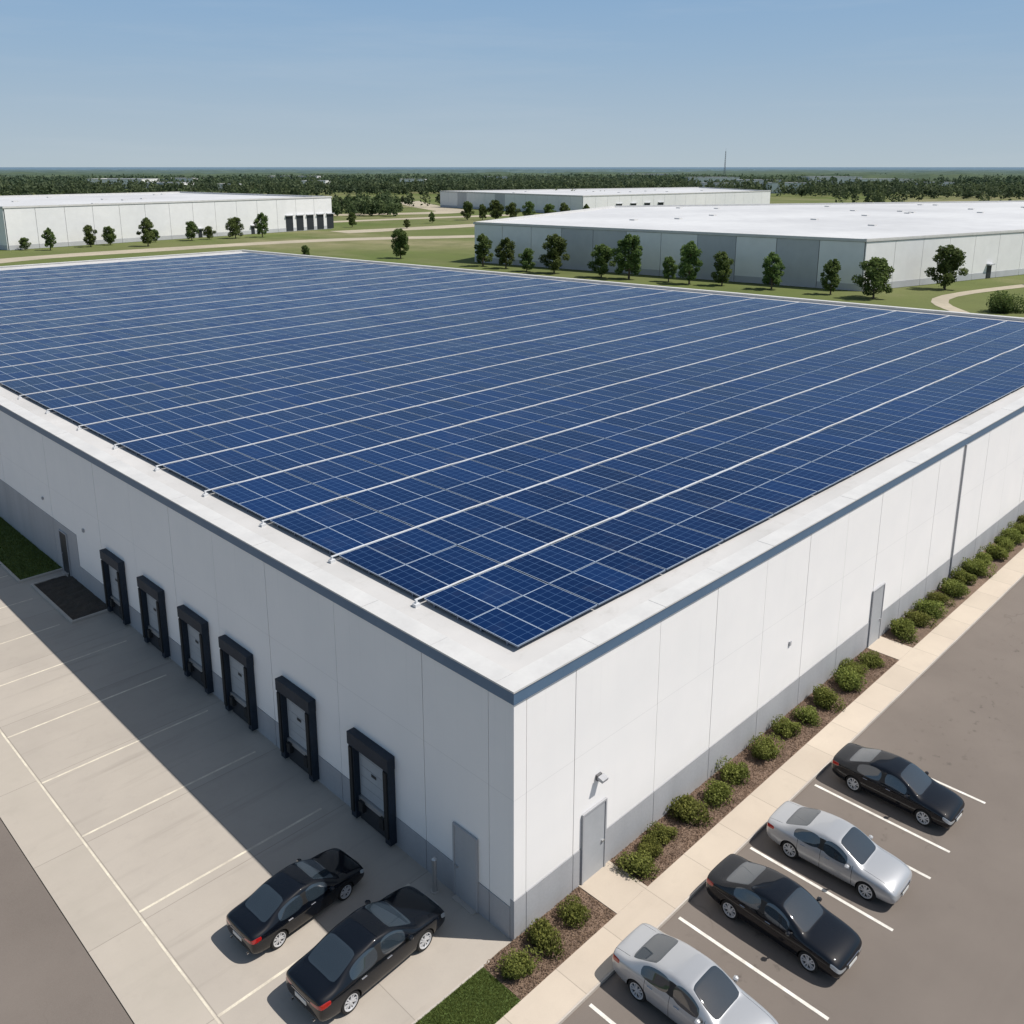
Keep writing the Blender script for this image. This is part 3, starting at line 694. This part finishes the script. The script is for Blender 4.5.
def car(x,y,hd,sc,body,paint):
    E=empty('parked_car',(x,y,.004)); E.rotation_euler=(0,0,math.radians(hd)); E.scale=(sc,sc,sc*1.04)
    obj('body',body,E)
    for i,(wx,s) in enumerate(((1.45,1),(1.45,-1),(-1.40,1),(-1.40,-1))):
        w=obj('wheel_%d'%(i+1),WM,E,(wx,s*.785,.335)); w.rotation_euler=(0,random.uniform(0,1),0) if s==1 else (0,random.uniform(0,1),math.pi)
    b=MB()
    for s in (1,-1):
        k=len(b.v); n=8; mi=b.mi(paint)
        o=Vector((.78,s*1.0,.99))
        for (dx,sx) in ((-.06,.8),(0,1.),(.07,.6)):
            for i in range(n):
                t=2*math.pi*(i+.5)/n; b.v.append(o+Vector((dx,math.cos(t)*.105*sx,math.sin(t)*.07*sx)))
        for a in range(2):
            for i in range(n): j=(i+1)%n; b.f.append((k+a*n+i,k+a*n+j,k+(a+1)*n+j,k+(a+1)*n+i)); b.m.append(mi)
        b.f.append(tuple(k+i for i in range(n))); b.m.append(b.mi(GL)); b.f.append(tuple(k+2*n+i for i in range(n))); b.m.append(mi)
        b.cyl((.84,s*.86,.95),(.80,s*.95,.98),.03,.03,TR,6)
        for hx in (.02,-.92): b.cyl((hx-.09,s*.925,.83),(hx+.09,s*.927,.83),.014,.014,CH,6)
    obj('mirrors_and_handles',b.mesh('mirrors'),E)
    b=MB(); b.bx(-2.472,-.26,.62,-2.44,.26,.75,PL); b.bx(2.475,-.26,.40,2.49,.26,.50,PL)
    b.bx(-2.462,-.42,.80,-2.43,.42,.82,CH); b.cyl((-2.45,.5,.27),(-2.38,.5,.27),.035,.035,CH,10); b.cyl((-2.45,-.5,.27),(-2.38,-.5,.27),.035,.035,CH,10)
    b.bx(2.46,-.4,.60,2.478,.4,.615,CH)
    obj('plates_and_trim',b.mesh('plates'),E)
car(1.6,-4.45,-90,.81,BS,PS); car(5.3,-4.7,-91,.80,BB,PB); car(8.5,-4.7,-89,.79,BS,PS); car(12.6,-4.7,-90.5,.78,BB,PB)
car(-3.4,4.85,3,.75,BB,PB); car(-3.05,2.1,3,.84,BB,PB)

# ---------------------------------------------------------------- light, sky, camera
wd=bpy.data.worlds.new("World"); scn.world=wd; wd.use_nodes=True; nt=wd.node_tree
bg=nt.nodes['Background']; sky=nd(nt,'ShaderNodeTexSky'); sky.sky_type='NISHITA'; sky.sun_disc=False
S=Vector((3.15,-3.6,7.2)).normalized()
sky.sun_elevation=math.asin(S.z); sky.sun_rotation=math.atan2(S.x,S.y); sky.air_density=1.0; sky.dust_density=.6; sky.ozone_density=1.2; sky.altitude=0
STR=.115
tc=nd(nt,'ShaderNodeTexCoord'); sp=nd(nt,'ShaderNodeSeparateXYZ'); lk(nt,tc.outputs['Generated'],sp.inputs[0])
cr=nd(nt,'ShaderNodeValToRGB'); lk(nt,sp.outputs[2],cr.inputs[0]); el=cr.color_ramp.elements
def setc(e,c): e.color=tuple(x for x in c)+(1,)
setc(el[0],(.45,.535,.59)); el[0].position=0.; setc(el[1],(.235,.395,.61)); el[1].position=.19
e=el.new(.04); setc(e,(.40,.505,.60)); e=el.new(.11); setc(e,(.31,.45,.61))
scl=nd(nt,'ShaderNodeVectorMath',operation='SCALE'); lk(nt,cr.outputs[0],scl.inputs[0]); scl.inputs['Scale'].default_value=1/STR
ci=ramp(nt,noi(nt,scaled(nt,tc.outputs['Generated'],(2.,2.,22.)),1.6,6,.6),.50,.80,0,.14)
lowc=mixc(nt,ci,scl.outputs[0],(.60/STR,.65/STR,.70/STR))
warm=nd(nt,'ShaderNodeVectorMath',operation='MULTIPLY'); lk(nt,sky.outputs[0],warm.inputs[0]); warm.inputs[1].default_value=(1.12,1.0,.84)
fin=mixc(nt,ramp(nt,sp.outputs[2],.16,.5),lowc,warm.outputs[0])
lk(nt,fin,bg.inputs[0]); bg.inputs[1].default_value=STR
sl=bpy.data.lights.new('sun','SUN'); sl.energy=4.8; sl.angle=math.radians(.5); sl.color=(1,.95,.885)
so=obj('sun',sl); so.rotation_euler=S.to_track_quat('Z','Y').to_euler(); so.location=(30,-30,60)
f=907.; cyy=395.; th=math.atan(228/907.); Dv=Vector((1,1,0)).normalized()
fw=Dv*math.cos(th)-Vector((0,0,1))*math.sin(th)
cam=bpy.data.cameras.new('camera'); co=obj('camera',cam); cam.lens=36*f/1024; cam.shift_y=-(512-cyy)/1024; cam.clip_end=80000; cam.clip_start=.5
co.location=(-13.80,-13.74,19.6); co.rotation_euler=fw.to_track_quat('-Z','Y').to_euler(); scn.camera=co
scn.view_settings.view_transform='Standard'; scn.view_settings.look='None'; scn.view_settings.exposure=0
